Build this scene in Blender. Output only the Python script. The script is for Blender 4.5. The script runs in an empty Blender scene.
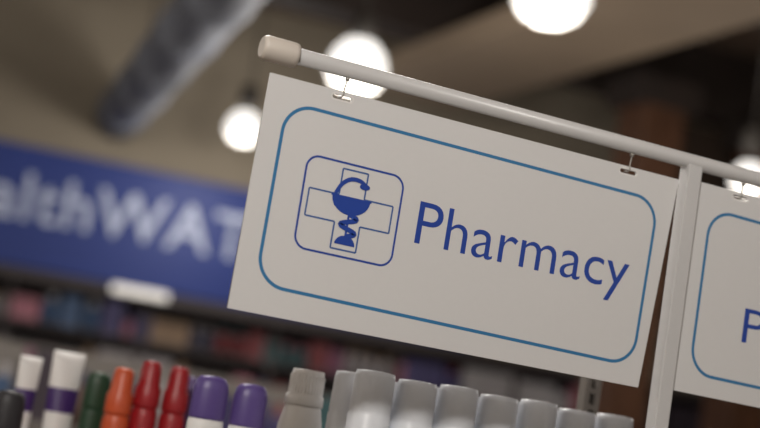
import bpy, bmesh, math, random
from mathutils import Vector, Matrix
random.seed(7)
sc=bpy.context.scene
col=sc.collection
try:
    sc.view_settings.view_transform='Standard'
except Exception: pass

# ---------------------------------------------------------------- materials
def srgb(r,g,b):
    f=lambda c:(c/255/12.92) if c/255<=0.04045 else ((c/255+0.055)/1.055)**2.4
    return (f(r),f(g),f(b),1)
def mat(name,c,rough=0.5,metal=0,emit=None,es=0,noise=0.0,nscale=8,trans=0,bump=0):
    m=bpy.data.materials.new(name); m.use_nodes=True
    nt=m.node_tree; b=nt.nodes['Principled BSDF']
    b.inputs['Base Color'].default_value=c
    b.inputs['Roughness'].default_value=rough
    b.inputs['Metallic'].default_value=metal
    if trans: b.inputs['Transmission Weight'].default_value=trans
    if emit:
        b.inputs['Emission Color'].default_value=emit; b.inputs['Emission Strength'].default_value=es
    if noise or bump:
        tc=nt.nodes.new('ShaderNodeTexCoord'); n=nt.nodes.new('ShaderNodeTexNoise')
        n.inputs['Scale'].default_value=nscale; n.inputs['Detail'].default_value=4
        nt.links.new(tc.outputs['Object'],n.inputs['Vector'])
        if noise:
            r=nt.nodes.new('ShaderNodeValToRGB')
            r.color_ramp.elements[0].position=0.3; r.color_ramp.elements[1].position=0.7
            r.color_ramp.elements[0].color=tuple(x*(1-noise) for x in c[:3])+(1,)
            r.color_ramp.elements[1].color=tuple(min(1,x*(1+noise)) for x in c[:3])+(1,)
            nt.links.new(n.outputs['Fac'],r.inputs['Fac']); nt.links.new(r.outputs['Color'],b.inputs['Base Color'])
        if bump:
            bp=nt.nodes.new('ShaderNodeBump'); bp.inputs['Strength'].default_value=bump
            nt.links.new(n.outputs['Fac'],bp.inputs['Height']); nt.links.new(bp.outputs['Normal'],b.inputs['Normal'])
    return m
M={}
M['sign']=mat('sign_board',srgb(220,219,219),0.45,noise=0.012,nscale=3)
M['border']=mat('border_blue',srgb(46,120,172),0.5)
M['blue']=mat('print_blue',srgb(22,64,160),0.5)
M['line']=mat('print_line',srgb(58,94,160),0.5)
M['rail']=mat('painted_metal',srgb(205,204,204),0.35,noise=0.02,nscale=20)
M['cap']=mat('cap_plastic',srgb(215,206,196),0.45)
M['wire']=mat('wire',srgb(170,166,160),0.35,metal=0.6)
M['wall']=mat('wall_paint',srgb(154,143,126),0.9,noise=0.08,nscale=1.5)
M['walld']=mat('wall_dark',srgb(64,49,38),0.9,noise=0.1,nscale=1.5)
M['ceil']=mat('ceiling_deck',srgb(88,70,56),0.9,noise=0.15,nscale=2)
M['beam']=mat('beam_dark',srgb(42,31,25),0.7,noise=0.2,nscale=3)
M['beige']=mat('beige_soffit',srgb(142,124,104),0.85,noise=0.05,nscale=2)
M['wood']=mat('timber',srgb(86,55,35),0.6,noise=0.2,nscale=6)
M['floor']=mat('floor_tile',srgb(120,110,100),0.35,noise=0.08,nscale=2)
M['duct']=mat('duct_metal',srgb(132,135,145),0.65,metal=0.05,noise=0.05,nscale=3)
M['banner']=mat('banner_blue',srgb(10,48,136),0.5,noise=0.06,nscale=1)
M['bantext']=mat('banner_letters',srgb(210,220,246),0.5)
M['lamp']=mat('lamp_diffuser',srgb(255,250,240),0.5,emit=(1,0.97,0.93,1),es=1.3)
M['lampcap']=mat('lamp_housing',srgb(90,85,80),0.5)
M['strip']=mat('strip_light',srgb(255,250,240),0.5,emit=(1,0.95,0.9,1),es=0.5)
M['shelf']=mat('shelf_metal',srgb(140,134,128),0.45)
M['shelfd']=mat('shelf_dark',srgb(74,66,66),0.6)
M['w']=mat('plastic_white',srgb(232,230,228),0.4)
M['frost']=mat('plastic_frosted',srgb(234,237,243),0.35,trans=0.12)
M['purple']=mat('plastic_purple',srgb(88,70,132),0.4)
M['purpled']=mat('plastic_violet',srgb(66,40,104),0.4)
M['red']=mat('plastic_red',srgb(152,22,30),0.4)
M['orange']=mat('plastic_orange',srgb(196,82,44),0.4)
M['green']=mat('plastic_green',srgb(30,62,40),0.45)
M['black']=mat('ink_black',srgb(40,38,42),0.5)
prodcols=[(130,80,105),(80,74,118),(165,158,160),(76,100,136),(130,62,66),(150,124,100),(185,180,182),(70,104,108),(104,84,78),(72,62,72),(185,120,135),(76,76,96)]
PM=[mat('pack_%d'%i,srgb(*c),0.6) for i,c in enumerate(prodcols)]

# ---------------------------------------------------------------- helpers
def link(o,parent=None):
    col.objects.link(o)
    if parent is not None: o.parent=parent
    return o
def empty(name,loc=(0,0,0),rz=0):
    e=bpy.data.objects.new(name,None); e.empty_display_size=0.1
    e.location=loc; e.rotation_euler=(0,0,rz); col.objects.link(e); return e
def obj_from_bm(name,bm,mats,parent=None,smooth=False):
    me=bpy.data.meshes.new(name); bm.normal_update(); bm.to_mesh(me); bm.free()
    if not isinstance(mats,(list,tuple)): mats=[mats]
    for m in mats: me.materials.append(m)
    if smooth:
        for p in me.polygons: p.use_smooth=True
    return link(bpy.data.objects.new(name,me),parent)
def bm_box(bm,x0,x1,y0,y1,z0,z1,mi=0):
    vs=[bm.verts.new((x,y,z)) for z in (z0,z1) for y in (y0,y1) for x in (x0,x1)]
    for f in ((0,2,3,1),(4,5,7,6),(0,1,5,4),(2,6,7,3),(0,4,6,2),(1,3,7,5)):
        fc=bm.faces.new([vs[i] for i in f]); fc.material_index=mi
def box(name,x0,x1,y0,y1,z0,z1,m,parent=None,bev=0):
    bm=bmesh.new(); bm_box(bm,x0,x1,y0,y1,z0,z1)
    o=obj_from_bm(name,bm,m,parent)
    if bev:
        b=o.modifiers.new('bev','BEVEL'); b.width=bev; b.segments=2
    return o
def bm_lathe(bm,prof,cx,cy,cz,seg=28,mi=0,sx=1,sy=1,axis='z'):
    rings=[]
    for p in prof:
        r,z=p[0],p[1]
        ring=[]
        for i in range(seg):
            a=2*math.pi*i/seg
            u,v=r*math.cos(a)*sx,r*math.sin(a)*sy
            co=(cx+u,cy+v,cz+z) if axis=='z' else ((cx+z,cy+u,cz+v) if axis=='x' else (cx+u,cy+z,cz-v))
            ring.append(bm.verts.new(co))
        rings.append(ring)
    for k in range(len(rings)-1):
        m=prof[k+1][2] if len(prof[k+1])>2 else mi
        for i in range(seg):
            j=(i+1)%seg
            f=bm.faces.new((rings[k][i],rings[k][j],rings[k+1][j],rings[k+1][i])); f.material_index=m; f.smooth=True
    for ring,rev,p in ((rings[0],True,prof[0]),(rings[-1],False,prof[-1])):
        f=bm.faces.new(list(reversed(ring)) if rev else ring); f.material_index=p[2] if len(p)>2 else mi
def lathe(name,prof,cx,cy,cz,mats,parent=None,**k):
    bm=bmesh.new(); bm_lathe(bm,prof,cx,cy,cz,**k)
    bmesh.ops.recalc_face_normals(bm,faces=bm.faces)
    return obj_from_bm(name,bm,mats,parent)
def ribbon(name,pts,w,y,m,parent,closed=False):
    n=len(pts); bm=bmesh.new(); L=[];R=[]
    for i,p in enumerate(pts):
        a=pts[(i-1)%n] if (closed or i>0) else p
        b=pts[(i+1)%n] if (closed or i<n-1) else p
        d=Vector((b[0]-a[0],b[1]-a[1])); d.normalize(); nx,nz=-d.y,d.x
        ww=w(i/(n-1)) if callable(w) else w
        L.append(bm.verts.new((p[0]+nx*ww/2,y,p[1]+nz*ww/2)))
        R.append(bm.verts.new((p[0]-nx*ww/2,y,p[1]-nz*ww/2)))
    for i in range(n if closed else n-1):
        j=(i+1)%n; bm.faces.new((L[i],R[i],R[j],L[j]))
    return obj_from_bm(name,bm,m,parent)
def poly(name,pts,y,m,parent):
    bm=bmesh.new(); bm.faces.new([bm.verts.new((p[0],y,p[1])) for p in pts])
    return obj_from_bm(name,bm,m,parent)
def rrect(x0,x1,z0,z1,r,seg=14):
    pts=[]
    for cx,cz,a0 in ((x1-r,z1-r,0),(x0+r,z1-r,90),(x0+r,z0+r,180),(x1-r,z0+r,270)):
        for i in range(seg+1):
            a=math.radians(a0+90*i/seg); pts.append((cx+r*math.cos(a),cz+r*math.sin(a)))
    return pts
def rrect_quad(c,r,seg=14):
    pts=[]
    for i in range(4):
        p=Vector(c[i]); a=(Vector(c[i-1])-p).normalized(); b=(Vector(c[(i+1)%4])-p).normalized()
        o=p+a*r+b*r
        for k in range(seg+1):
            t=math.pi/2*k/seg
            q=o-b*r*math.cos(t)-a*r*math.sin(t); pts.append((q.x,q.y))
    return pts
def curve_sheet(name,outer,holes,thick,m,parent,loc=(0,0,0)):
    cu=bpy.data.curves.new(name,'CURVE'); cu.dimensions='2D'; cu.fill_mode='BOTH'; cu.extrude=thick/2
    for pts in [outer]+holes:
        s=cu.splines.new('POLY'); s.points.add(len(pts)-1); s.use_cyclic_u=True
        for i,p in enumerate(pts): s.points[i].co=(p[0],p[1],0,1)
    tmp=bpy.data.objects.new(name+'_t',cu); col.objects.link(tmp)
    bpy.context.view_layer.update()
    me=bpy.data.meshes.new_from_object(tmp.evaluated_get(bpy.context.evaluated_depsgraph_get()))
    bpy.data.objects.remove(tmp)
    me.transform(Matrix.Rotation(math.pi/2,4,'X'))
    me.materials.clear(); me.materials.append(m)
    o=bpy.data.objects.new(name,me); o.location=loc; return link(o,parent)
def raw_text(s,offset=0.0,extrude=0.0,spacing=1.0):
    cu=bpy.data.curves.new('t','FONT'); cu.body=s; cu.size=1; cu.offset=offset; cu.extrude=extrude; cu.resolution_u=6
    cu.space_character=spacing
    tmp=bpy.data.objects.new('t',cu); col.objects.link(tmp)
    bpy.context.view_layer.update()
    me=bpy.data.meshes.new_from_object(tmp.evaluated_get(bpy.context.evaluated_depsgraph_get()))
    bpy.data.objects.remove(tmp)
    return me
def bounds(me):
    xs=[v.co.x for v in me.vertices]; ys=[v.co.y for v in me.vertices]; return min(xs),max(xs),min(ys),max(ys)
def put_text(name,s,x0,width,base,cap,y,m,parent,offset=0.0,spacing=1.0,ang=0):
    me=raw_text(s,offset,0,spacing); b=bounds(me); P=bounds(raw_text('P',offset))
    sx=width/(b[1]-b[0]); sz=cap/P[3]
    for v in me.vertices:
        X=(v.co.x-b[0])*sx; Zc=v.co.y*sz
        v.co=(x0+X*math.cos(ang)-Zc*math.sin(ang),y,base+Zc*math.cos(ang)+X*math.sin(ang))
    me.materials.clear(); me.materials.append(m)
    return link(bpy.data.objects.new(name,me),parent)
def tube(name,pts,r,m,parent):
    cu=bpy.data.curves.new(name,'CURVE'); cu.dimensions='3D'; cu.bevel_depth=r; cu.bevel_resolution=3; cu.use_fill_caps=True
    s=cu.splines.new('BEZIER'); s.bezier_points.add(len(pts)-1)
    for i,p in enumerate(pts):
        bp=s.bezier_points[i]; bp.co=p; bp.handle_left_type=bp.handle_right_type='AUTO'
    cu.materials.append(m)
    return link(bpy.data.objects.new(name,cu),parent)

# ---------------------------------------------------------------- room shell
RX0,RX1,RY0=-5.0,11.0,-6.0
H=4.7
box('floor',RX0,RX1,RY0,12,-0.1,0,M['floor'])
box('ceiling',RX0,RX1,RY0,12,H,H+0.1,M['ceil'])
box('wall_west',RX0-0.1,RX0,RY0,12,0,H,M['wall'])
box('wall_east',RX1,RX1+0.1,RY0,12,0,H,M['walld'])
box('wall_south',RX0,RX1,RY0-0.1,RY0,0,H,M['wall'])
WA=math.radians(-8)
wn=box('wall_north',-7.3,9.3,0,0.1,0,H,M['wall']); wn.location=(2,9.3,0); wn.rotation_euler=(0,0,WA)
for i,(y,z0) in enumerate(((2.6,4.2),(4.8,4.2),(7.0,4.2))):
    box('ceiling_beam' if i==0 else 'ceiling_beam.%03d'%i,RX0,RX1,y,y+0.28,z0,H,M['beam'])
for i,x in enumerate((3.3,6.2)):
    box('ceiling_soffit' if i==0 else 'ceiling_soffit.001',x,x+0.8,RY0,8.2,4.05,4.2,M['beige'])
def column(x,y,top=4.2):
    c=empty('timber_column',(x,y,0))
    box('shaft',-0.16,0.16,-0.16,0.16,0,top,M['wood'],c,0.01)
    box('base',-0.2,0.2,-0.2,0.2,0,0.2,M['beam'],c,0.01)
    box('capital',-0.26,0.26,-0.2,0.2,top-0.2,top,M['beam'],c,0.01)
column(4.80,6.6)
column(6.0,6.9)
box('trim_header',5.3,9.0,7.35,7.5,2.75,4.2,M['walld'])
# duct
d=empty('ventilation_duct',(1.86,9.3,3.6),math.atan2(0.45,3.7)*-1)
bm=bmesh.new()
prof=[(0.175,-6)]
for k in range(6): 
    z=-5.0+k*0.9; prof+=[(0.175,z),(0.185,z+0.01),(0.185,z+0.04),(0.175,z+0.05)]
prof+=[(0.175,-0.02)]
bm_lathe(bm,prof,0,0,0,seg=32,axis='y'); bmesh.ops.recalc_face_normals(bm,faces=bm.faces)
obj_from_bm('pipe',bm,M['duct'],d)
for k in range(3): box('strap_%d'%k,-0.01,0.01,-4.6+k*1.7,-4.57+k*1.7,0.17,H-3.6,M['lampcap'],d)

# pendants
def pendant(x,y,z=3.49,power=32,s=0.86):
    e=empty('pendant_lamp',(x,y,z))
    prof=[(0.03,0.20),(0.10,0.18),(0.16,0.11),(0.19,0.02),(0.19,-0.03),(0.15,-0.10),(0.08,-0.14),(0.01,-0.15)]
    lathe('diffuser',[(a*s,b*s) for a,b in prof],0,0,0,M['lamp'],e)
    lathe('housing',[(0.02,0.32),(0.06,0.30),(0.07,0.20),(0.05,0.165)],0,0,0,M['lampcap'],e)
    lathe('stem',[(0.008,0.32),(0.008,H-z)],0,0,0,M['lampcap'],e,seg=10)
    l=bpy.data.lights.new('bulb','POINT'); l.energy=power; l.shadow_soft_size=0.15; l.color=(1,0.95,0.89)
    lo=bpy.data.objects.new('bulb',l); lo.location=(0,0,-0.35); link(lo,e)
pendant(2.3,3.6); pendant(2.28,5.62,power=40); pendant(2.45,8.0,s=0.66,power=22)
pendant(4.75,5.4,z=3.40,s=0.55,power=14); pendant(4.7,2.6)
pendant(-1.3,-2.3,z=3.4,power=205)  # unseen lamp added behind the camera to light the sign from front left
pendant(0.2,1.5,power=85)  # added lamp, out of view overhead, brightens bottles in the sign's shadow
for x,y in ((-3.5,1.0),(2.3,-2.6),(-1.6,6.2)): pendant(x,y,power=45)

# ---------------------------------------------------------------- banner on north wall
bn=empty('wall_banner',(2,9.3,0),WA)
box('panel',-4.5,2.9,-0.16,-0.02,2.36,3.24,M['banner'],bn,0.01)
w1=bounds(raw_text('althWAT',0.01,0,1.07)); w2=bounds(raw_text('he',0.01,0,1.07)); wf=bounds(raw_text('healthWATCH',0.01,0,1.07))
s=1.95/(w1[1]-w1[0])
put_text('lettering','healthWATCH',-0.93-(w2[1]+0.06)*s,(wf[1]-wf[0])*s,2.70,0.34,-0.165,M['bantext'],bn,offset=0.01,spacing=1.07)

# wall shelving beneath
sh=empty('wall_shelving',(2,9.3,0),WA)
bm=bmesh.new()
bm_box(bm,-4.5,7,-0.04,-0.02,0,2.25)
for z in (0.1,0.6,1.05,1.5,1.95): bm_box(bm,-4.5,7,-0.5,-0.04,z,z+0.03)
for i in range(13): bm_box(bm,-4.5+i*0.955,-4.47+i*0.955,-0.5,-0.04,0,2.25)
bm_box(bm,-4.5,7,-0.62,-0.04,2.25,2.32)
obj_from_bm('frame',bm,M['shelfd'],sh)
box('strip_lamp',0.0,0.40,-0.66,-0.62,2.27,2.325,M['strip'],sh)
bm=bmesh.new()
def mini_pack(bm,x,y,z,w,h,d,mi):
    if random.random()<0.5:
        bm_box(bm,x,x+w*0.92,y,y+d,z,z+h,mi)
    else:
        r=w*0.42
        bm_lathe(bm,[(r,0,mi),(r,h*0.7,mi),(r*0.5,h*0.78,mi),(r*0.5,h,(mi+3)%12)],x+w/2,y+r,z,seg=10)
for z in (0.13,0.63,1.08,1.53,1.98):
    x=-4.4
    while x<6.9:
        w=random.uniform(0.07,0.16); h=random.uniform(0.14,0.24) if z>1.9 else random.uniform(0.2,0.36); mi=random.randrange(12)
        for _ in range(random.randint(1,3)):
            mini_pack(bm,x,-0.47,z,w,h,0.12,mi); x+=w
obj_from_bm('products',bm,PM,sh)

# ---------------------------------------------------------------- mid-store gondola
def gondola(name,x0,x1,y,top,rz=0):
    e=empty(name,(x0,y,0),rz); L=x1-x0
    bm=bmesh.new(); bm_box(bm,0,L,-0.02,0.02,0,top); bm_box(bm,0,L,-0.4,0.4,0,0.12)
    lv=[0.12,0.5,0.9,top-0.32]
    for z in lv[1:]: bm_box(bm,0,L,-0.38,0.38,z,z+0.03)
    bm_box(bm,-0.03,0,-0.4,0.4,0,top);bm_box(bm,L,L+0.03,-0.4,0.4,0,top)
    obj_from_bm('frame',bm,M['shelf'],e)
    bm=bmesh.new()
    for z in lv:
        for yy in (-0.34,0.2):
            x=0.02
            while x<L-0.5:
                w=random.uniform(0.05,0.12); h=random.uniform(0.15,0.28); mi=random.randrange(12)
                for _ in range(random.randint(1,4)):
                    mini_pack(bm,x,yy,z+0.03 if z>0.2 else z,w,h,0.1,mi); x+=w
    obj_from_bm('products',bm,PM,e)
gondola('store_shelving',-1.5,3.0,4.4,1.72)
gondola('store_shelving',3.6,7.6,3.6,1.72)

# ---------------------------------------------------------------- foreground gondola
g=empty('display_shelving')
bm=bmesh.new()
for z in (0.12,0.55,1.0,1.45): bm_box(bm,-0.55,1.6,0.06,0.98,z-0.02,z)
bm_box(bm,-0.55,1.6,0.06,0.98,0,0.1)
for z in (0.12,0.55,1.0,1.45): bm_box(bm,-0.55,1.6,0.05,0.06,z-0.04,z)
for x in (-0.5,0.70,1.55): bm_box(bm,x-0.014,x+0.014,0.30,0.32,0.0,1.43)
obj_from_bm('shelves',bm,M['shelf'],g)
bm=bmesh.new()
for z in (0.12,0.55,1.0):
    x=-0.52
    while x<1.5:
        w=random.uniform(0.05,0.08); h=random.uniform(0.18,0.28); mi=random.randrange(12)
        for _ in range(random.randint(2,4)):
            if x<1.5: mini_pack(bm,x,0.09,z,w,h,0.07,mi)
            x+=w
obj_from_bm('products',bm,PM,g)
for x in (-0.5,0.70,1.55):
    bm=bmesh.new(); yy=0.30
    bm_box(bm,x-0.014,x-0.005,yy,yy+0.02,1.45,1.735); bm_box(bm,x+0.005,x+0.014,yy,yy+0.02,1.45,1.735)
    bm_box(bm,x-0.005,x+0.005,yy+0.014,yy+0.02,1.45,1.735)
    z=1.46
    while z<1.73:
        bm_box(bm,x-0.005,x+0.005,yy,yy+0.014,z,z+0.008); z+=0.025
    obj_from_bm('slotted_upright',bm,M['shelf'])
def bottle(name,x,y,top,r,capm,bodym,style,base=1.45):
    h=top-base
    e=empty(name,(x,y,base))
    if style=='spray':
        ch=0.075
        lathe('body',[(r*0.9,0),(r,0.004),(r,h-ch-0.014),(r*0.93,h-ch-0.004),(r*0.85,h-ch)],0,0,0,bodym,e)
        lathe('cap',[(r*0.95,h-ch),(r*1.0,h-ch+0.004),(r*0.98,h-ch+0.03),(r*0.82,h-ch+0.038),(r*0.74,h-0.010),(r*0.66,h-0.003),(r*0.4,h)],0,0,0,capm,e)
    elif style=='dome':
        ch=0.062
        lathe('body',[(r*0.95,0),(r,0.005),(r,h-ch-0.008),(r*0.96,h-ch)],0,0,0,bodym,e,sy=0.7)
        lathe('cap',[(r*0.97,h-ch),(r,h-ch+0.004),(r*0.98,h-0.02),(r*0.9,h-0.009),(r*0.7,h-0.002),(r*0.3,h)],0,0,0,capm,e,sy=0.7)
    elif style=='ribbed':
        ch=0.05
        lathe('body',[(r*1.1,0),(r*1.15,0.005),(r*1.15,h-ch-0.03),(r*0.95,h-ch-0.004),(r*0.9,h-ch)],0,0,0,bodym,e)
        bm=bmesh.new()
        bm_lathe(bm,[(r,h-ch),(r*0.98,h-ch+0.014),(r*0.90,h-ch+0.016),(r*0.85,h-0.006),(r*0.79,h)],0,0,0,seg=32)
        for i in range(32):
            a=2*math.pi*i/32; rr=r*0.88
            u,v=rr*math.cos(a),rr*math.sin(a)
            bm_lathe(bm,[(0.0012,h-ch+0.016),(0.001,h-0.008)],u*0.985,v*0.985,0,seg=6)
        bmesh.ops.recalc_face_normals(bm,faces=bm.faces)
        obj_from_bm('cap',bm,capm,e)
    elif style=='tube':
        bm=bmesh.new(); rings=[]
        for k in range(9):
            t=k/8; ring=[]
            ry=r*(1-t)**0.7*0.8+0.002; rx=r*(0.9+0.2*t)
            for i in range(24):
                a=2*math.pi*i/24; ring.append(bm.verts.new((rx*math.cos(a),ry*math.sin(a),0.03+(h-0.03)*t)))
            rings.append(ring)
        for k in range(8):
            for i in range(24):
                j=(i+1)%24; f=bm.faces.new((rings[k][i],rings[k][j],rings[k+1][j],rings[k+1][i])); f.smooth=True
                if k in (3,4): f.material_index=1
        bm.faces.new(rings[-1])
        obj_from_bm('body',bm,[bodym,capm],e)
        lathe('cap',[(r*0.8,0),(r*0.85,0.002),(r*0.85,0.03),(r*0.8,0.031)],0,0,0,capm,e)
    return e
bottle('aerosol_can',0.071,0.70,1.634,0.0215,M['orange'],M['orange'],'spray')
bottle('aerosol_can',0.115,0.70,1.652,0.0215,M['red'],M['red'],'spray')
bottle('aerosol_can',0.163,0.70,1.651,0.0215,M['red'],M['red'],'spray')
bottle('aerosol_can',0.212,0.78,1.64,0.018,M['purpled'],M['purpled'],'spray')
bottle('lotion_tube',0.027,0.92,1.648,0.026,M['purpled'],M['w'],'tube')
bottle('lotion_tube',-0.035,0.93,1.63,0.018,M['purpled'],M['w'],'tube')
bottle('shampoo_bottle',0.072,0.86,1.622,0.022,M['green'],M['green'],'dome')
bottle('shampoo_bottle',-0.10,0.7,1.57,0.025,M['black'],M['green'],'dome')
bottle('deodorant_stick',0.1153,0.37,1.639,0.0265,M['purple'],M['w'],'dome')
bottle('deodorant_stick',0.176,0.37,1.637,0.026,M['purple'],M['w'],'dome')
bottle('lotion_bottle',0.2270,0.29,1.668,0.0275,M['w'],M['w'],'ribbed')
fe=empty('frosted_bottles')
xs=[0.274+i*0.064 for i in range(7)]
for i,x in enumerate(xs):
    for row,(y,dz) in enumerate(((0.165,0.0),(0.235,-0.004))):
        if i==6 and row==1: continue
        h=0.228+dz-0.003*(i%2)
        r=0.0285
        lathe('bottle_%d_%d'%(row,i),[(r,0),(r*1.03,0.004),(r*1.03,h-0.06),(r*0.98,h-0.056),(r*1.0,h-0.054),(r*0.97,h-0.008),(r*0.92,h-0.001),(r*0.6,h)],x,y,1.45,M['frost'],fe,sx=1.0,sy=0.95)

# ---------------------------------------------------------------- sign support frame
fr=empty('sign_stand')
RZ=2.0290
lathe('rail',[(0.0102,0.0),(0.0102,1.9)],0.0,0,RZ,M['rail'],fr,axis='x',seg=32)
lathe('end_cap',[(0.012,-0.0165),(0.0145,-0.014),(0.0155,-0.010),(0.0155,0.024),(0.0148,0.029),(0.0105,0.0305)],0,0,RZ,M['cap'],fr,axis='x',seg=32)
box('post',0.6062,0.6290,-0.011,0.011,0.0,RZ-0.006,M['rail'],fr,0.002)
box('post_foot',0.57,0.665,-0.06,0.045,0.0,0.012,M['rail'],fr,0.002)
box('post_right',1.79,1.812,-0.011,0.011,0.0,RZ-0.006,M['rail'],fr,0.002)

def slot(cx,cz,w=0.026,h=0.0055): 
    return rrect(cx-w/2,cx+w/2,cz-h/2,cz+h/2,h*0.49,5)
def hook(parent,x,zslot):
    b=RZ-0.0102
    tube('hook',[(x-0.003,0.004,zslot+0.001),(x-0.001,-0.0035,zslot+0.001),(x,-0.003,zslot+0.010),(x+0.003,0.0,b-0.003),(x+0.003,0.0,b+0.0005)],0.0011,M['wire'],parent)
    lathe('hook_eye',[(0.0030,b-0.004),(0.0030,b+0.0005)],x+0.003,0,0,M['wire'],parent,seg=12)
def sign_panel(name,outer,slots):
    e=empty(name)
    curve_sheet('board',outer,[slot(*s) for s in slots],0.003,M['sign'],e)
    for s in slots:
        hook(e,s[0],s[1])
        ribbon('slot_rim',slot(s[0],s[1],0.0290,0.0085),0.0018,-0.0017,M['w'],e,closed=True)
    return e
S=sign_panel('pharmacy_sign',[(-0.0015,1.7125),(0.579,1.7120),(0.599,1.9998),(0.0,2.0005)],[(0.0966,1.9925),(0.5175,1.9925)])
Y=-0.0017
ribbon('border',rrect_quad([(0.5705,1.9640),(0.0275,1.9705),(0.0275,1.7475),(0.5650,1.7390)],0.036),0.0042,Y,M['border'],S,closed=True)
ribbon('icon_frame',rrect_quad([(0.1965,1.9135),(0.0655,1.9145),(0.0665,1.8000),(0.1965,1.7995)],0.016),0.0026,Y,M['blue'],S,closed=True)
cx,cz=0.1305,1.8575; a=0.0170; Lx=0.0565; Lz=0.0495
cross=[(cx-a,cz+Lz),(cx+a,cz+Lz),(cx+a,cz+a),(cx+Lx,cz+a),(cx+Lx,cz-a),(cx+a,cz-a),(cx+a,cz-Lz),(cx-a,cz-Lz),(cx-a,cz-a),(cx-Lx,cz-a),(cx-Lx,cz+a),(cx-a,cz+a)]
dense=[]
for i,p in enumerate(cross):
    q=cross[(i+1)%12]
    for t in (0.015,0.5,0.985): dense.append((p[0]+(q[0]-p[0])*t,p[1]+(q[1]-p[1])*t))
ribbon('icon_cross',dense,0.0021,Y,M['line'],S,closed=True)
Y2=-0.0020
bowl=[(cx-0.026,cz+0.015)]+[(cx+0.0255*math.cos(math.radians(t)),cz+0.015+0.021*math.sin(math.radians(t))) for t in range(180,361,12)]
poly('icon_bowl',bowl,Y2,M['blue'],S)
ribbon('icon_bowl_rim',[(cx-0.027,cz+0.0155),(cx+0.027,cz+0.0155)],0.0022,Y2-0.0001,M['blue'],S)
sn=[(cx+0.017,cz+0.0335),(cx+0.008,cz+0.0385),(cx-0.004,cz+0.0385),(cx-0.014,cz+0.032),(cx-0.020,cz+0.022),(cx-0.023,cz+0.012),(cx-0.019,cz+0.003)]
def smooth(pts,n=6):
    out=[]
    for i in range(len(pts)-1):
        p0=Vector(pts[max(i-1,0)]);p1=Vector(pts[i]);p2=Vector(pts[i+1]);p3=Vector(pts[min(i+2,len(pts)-1)])
        for k in range(n):
            t=k/n; q=0.5*((2*p1)+(p2-p0)*t+(2*p0-5*p1+4*p2-p3)*t*t+(-p0+3*p1-3*p2+p3)*t**3); out.append((q.x,q.y))
    out.append(tuple(pts[-1])); return out
ribbon('icon_snake_head',smooth(sn),lambda t:0.0054-0.0016*abs(0.3-t),Y2-0.0002,M['blue'],S)
poly('icon_snake_snout',[(cx+0.015+0.007*math.cos(t*0.5236),cz+0.0325+0.0038*math.sin(t*0.5236)) for t in range(12)],Y2-0.0003,M['blue'],S)
st=[(cx+0.001+0.0105*math.sin(k/24*math.pi*3.0),cz-0.005-0.027*k/24) for k in range(25)]
ribbon('icon_snake_body',st,0.0060,Y2-0.0002,M['blue'],S)
ribbon('icon_stem',[(cx,cz-0.004),(cx,cz-0.034)],0.0028,Y2-0.0001,M['blue'],S)
base=[(cx+0.0005+0.0135*math.cos(math.radians(t)),cz-0.0430+0.0115*math.sin(math.radians(t))) for t in range(0,181,12)]
poly('icon_foot',base,Y2,M['blue'],S)
put_text('lettering','Pharmacy',0.2230,0.3165,1.8360,0.0535,Y,M['blue'],S,offset=-0.004,ang=-0.004)

S2=sign_panel('aisle_sign',[(0.6345,1.7175),(1.215,1.7125),(1.215,2.001),(0.6345,2.0045)],[(0.7030,1.9965),(1.12,1.9955)])
ribbon('border',rrect_quad([(1.183,1.958),(0.657,1.971),(0.657,1.7450),(1.183,1.737)],0.036),0.0042,Y,M['border'],S2,closed=True)
put_text('lettering','Photo Lab',0.735,0.36,1.80,0.0475,Y,M['blue'],S2,offset=-0.004)

# ---------------------------------------------------------------- world + camera
w=bpy.data.worlds.new('World'); sc.world=w; w.use_nodes=True
w.node_tree.nodes['Background'].inputs[0].default_value=(0.5,0.48,0.45,1)
w.node_tree.nodes['Background'].inputs[1].default_value=0.3

Fpx=1487.0
Xa=Vector((0.8993,0.2056,0.3859)); Ya=Vector((-0.4064,0.0673,0.9112)); Za=Vector((0.1613,-0.9763,0.1441))
def cv2w(v): return Vector((v.dot(Xa),v.dot(Ya),v.dot(Za)))
right=cv2w(Vector((1,0,0))); back=-cv2w(Vector((0,0,1)))
right.normalize(); back.normalize(); up=back.cross(right).normalized(); right=up.cross(back)
mw=Matrix((right,up,back)).transposed().to_4x4(); mw.translation=Vector((-0.5376,-1.6756,1.5972))
cam=bpy.data.cameras.new('camera'); co=bpy.data.objects.new('camera',cam); col.objects.link(co)
co.matrix_world=mw
cam.sensor_width=36; cam.lens=Fpx*36/760
cam.clip_start=0.05; cam.clip_end=100
cam.dof.use_dof=True
cam.dof.focus_distance=abs((Vector((0.27,0,1.86))-mw.translation).dot(-back))
cam.dof.aperture_fstop=2.3
sc.camera=co
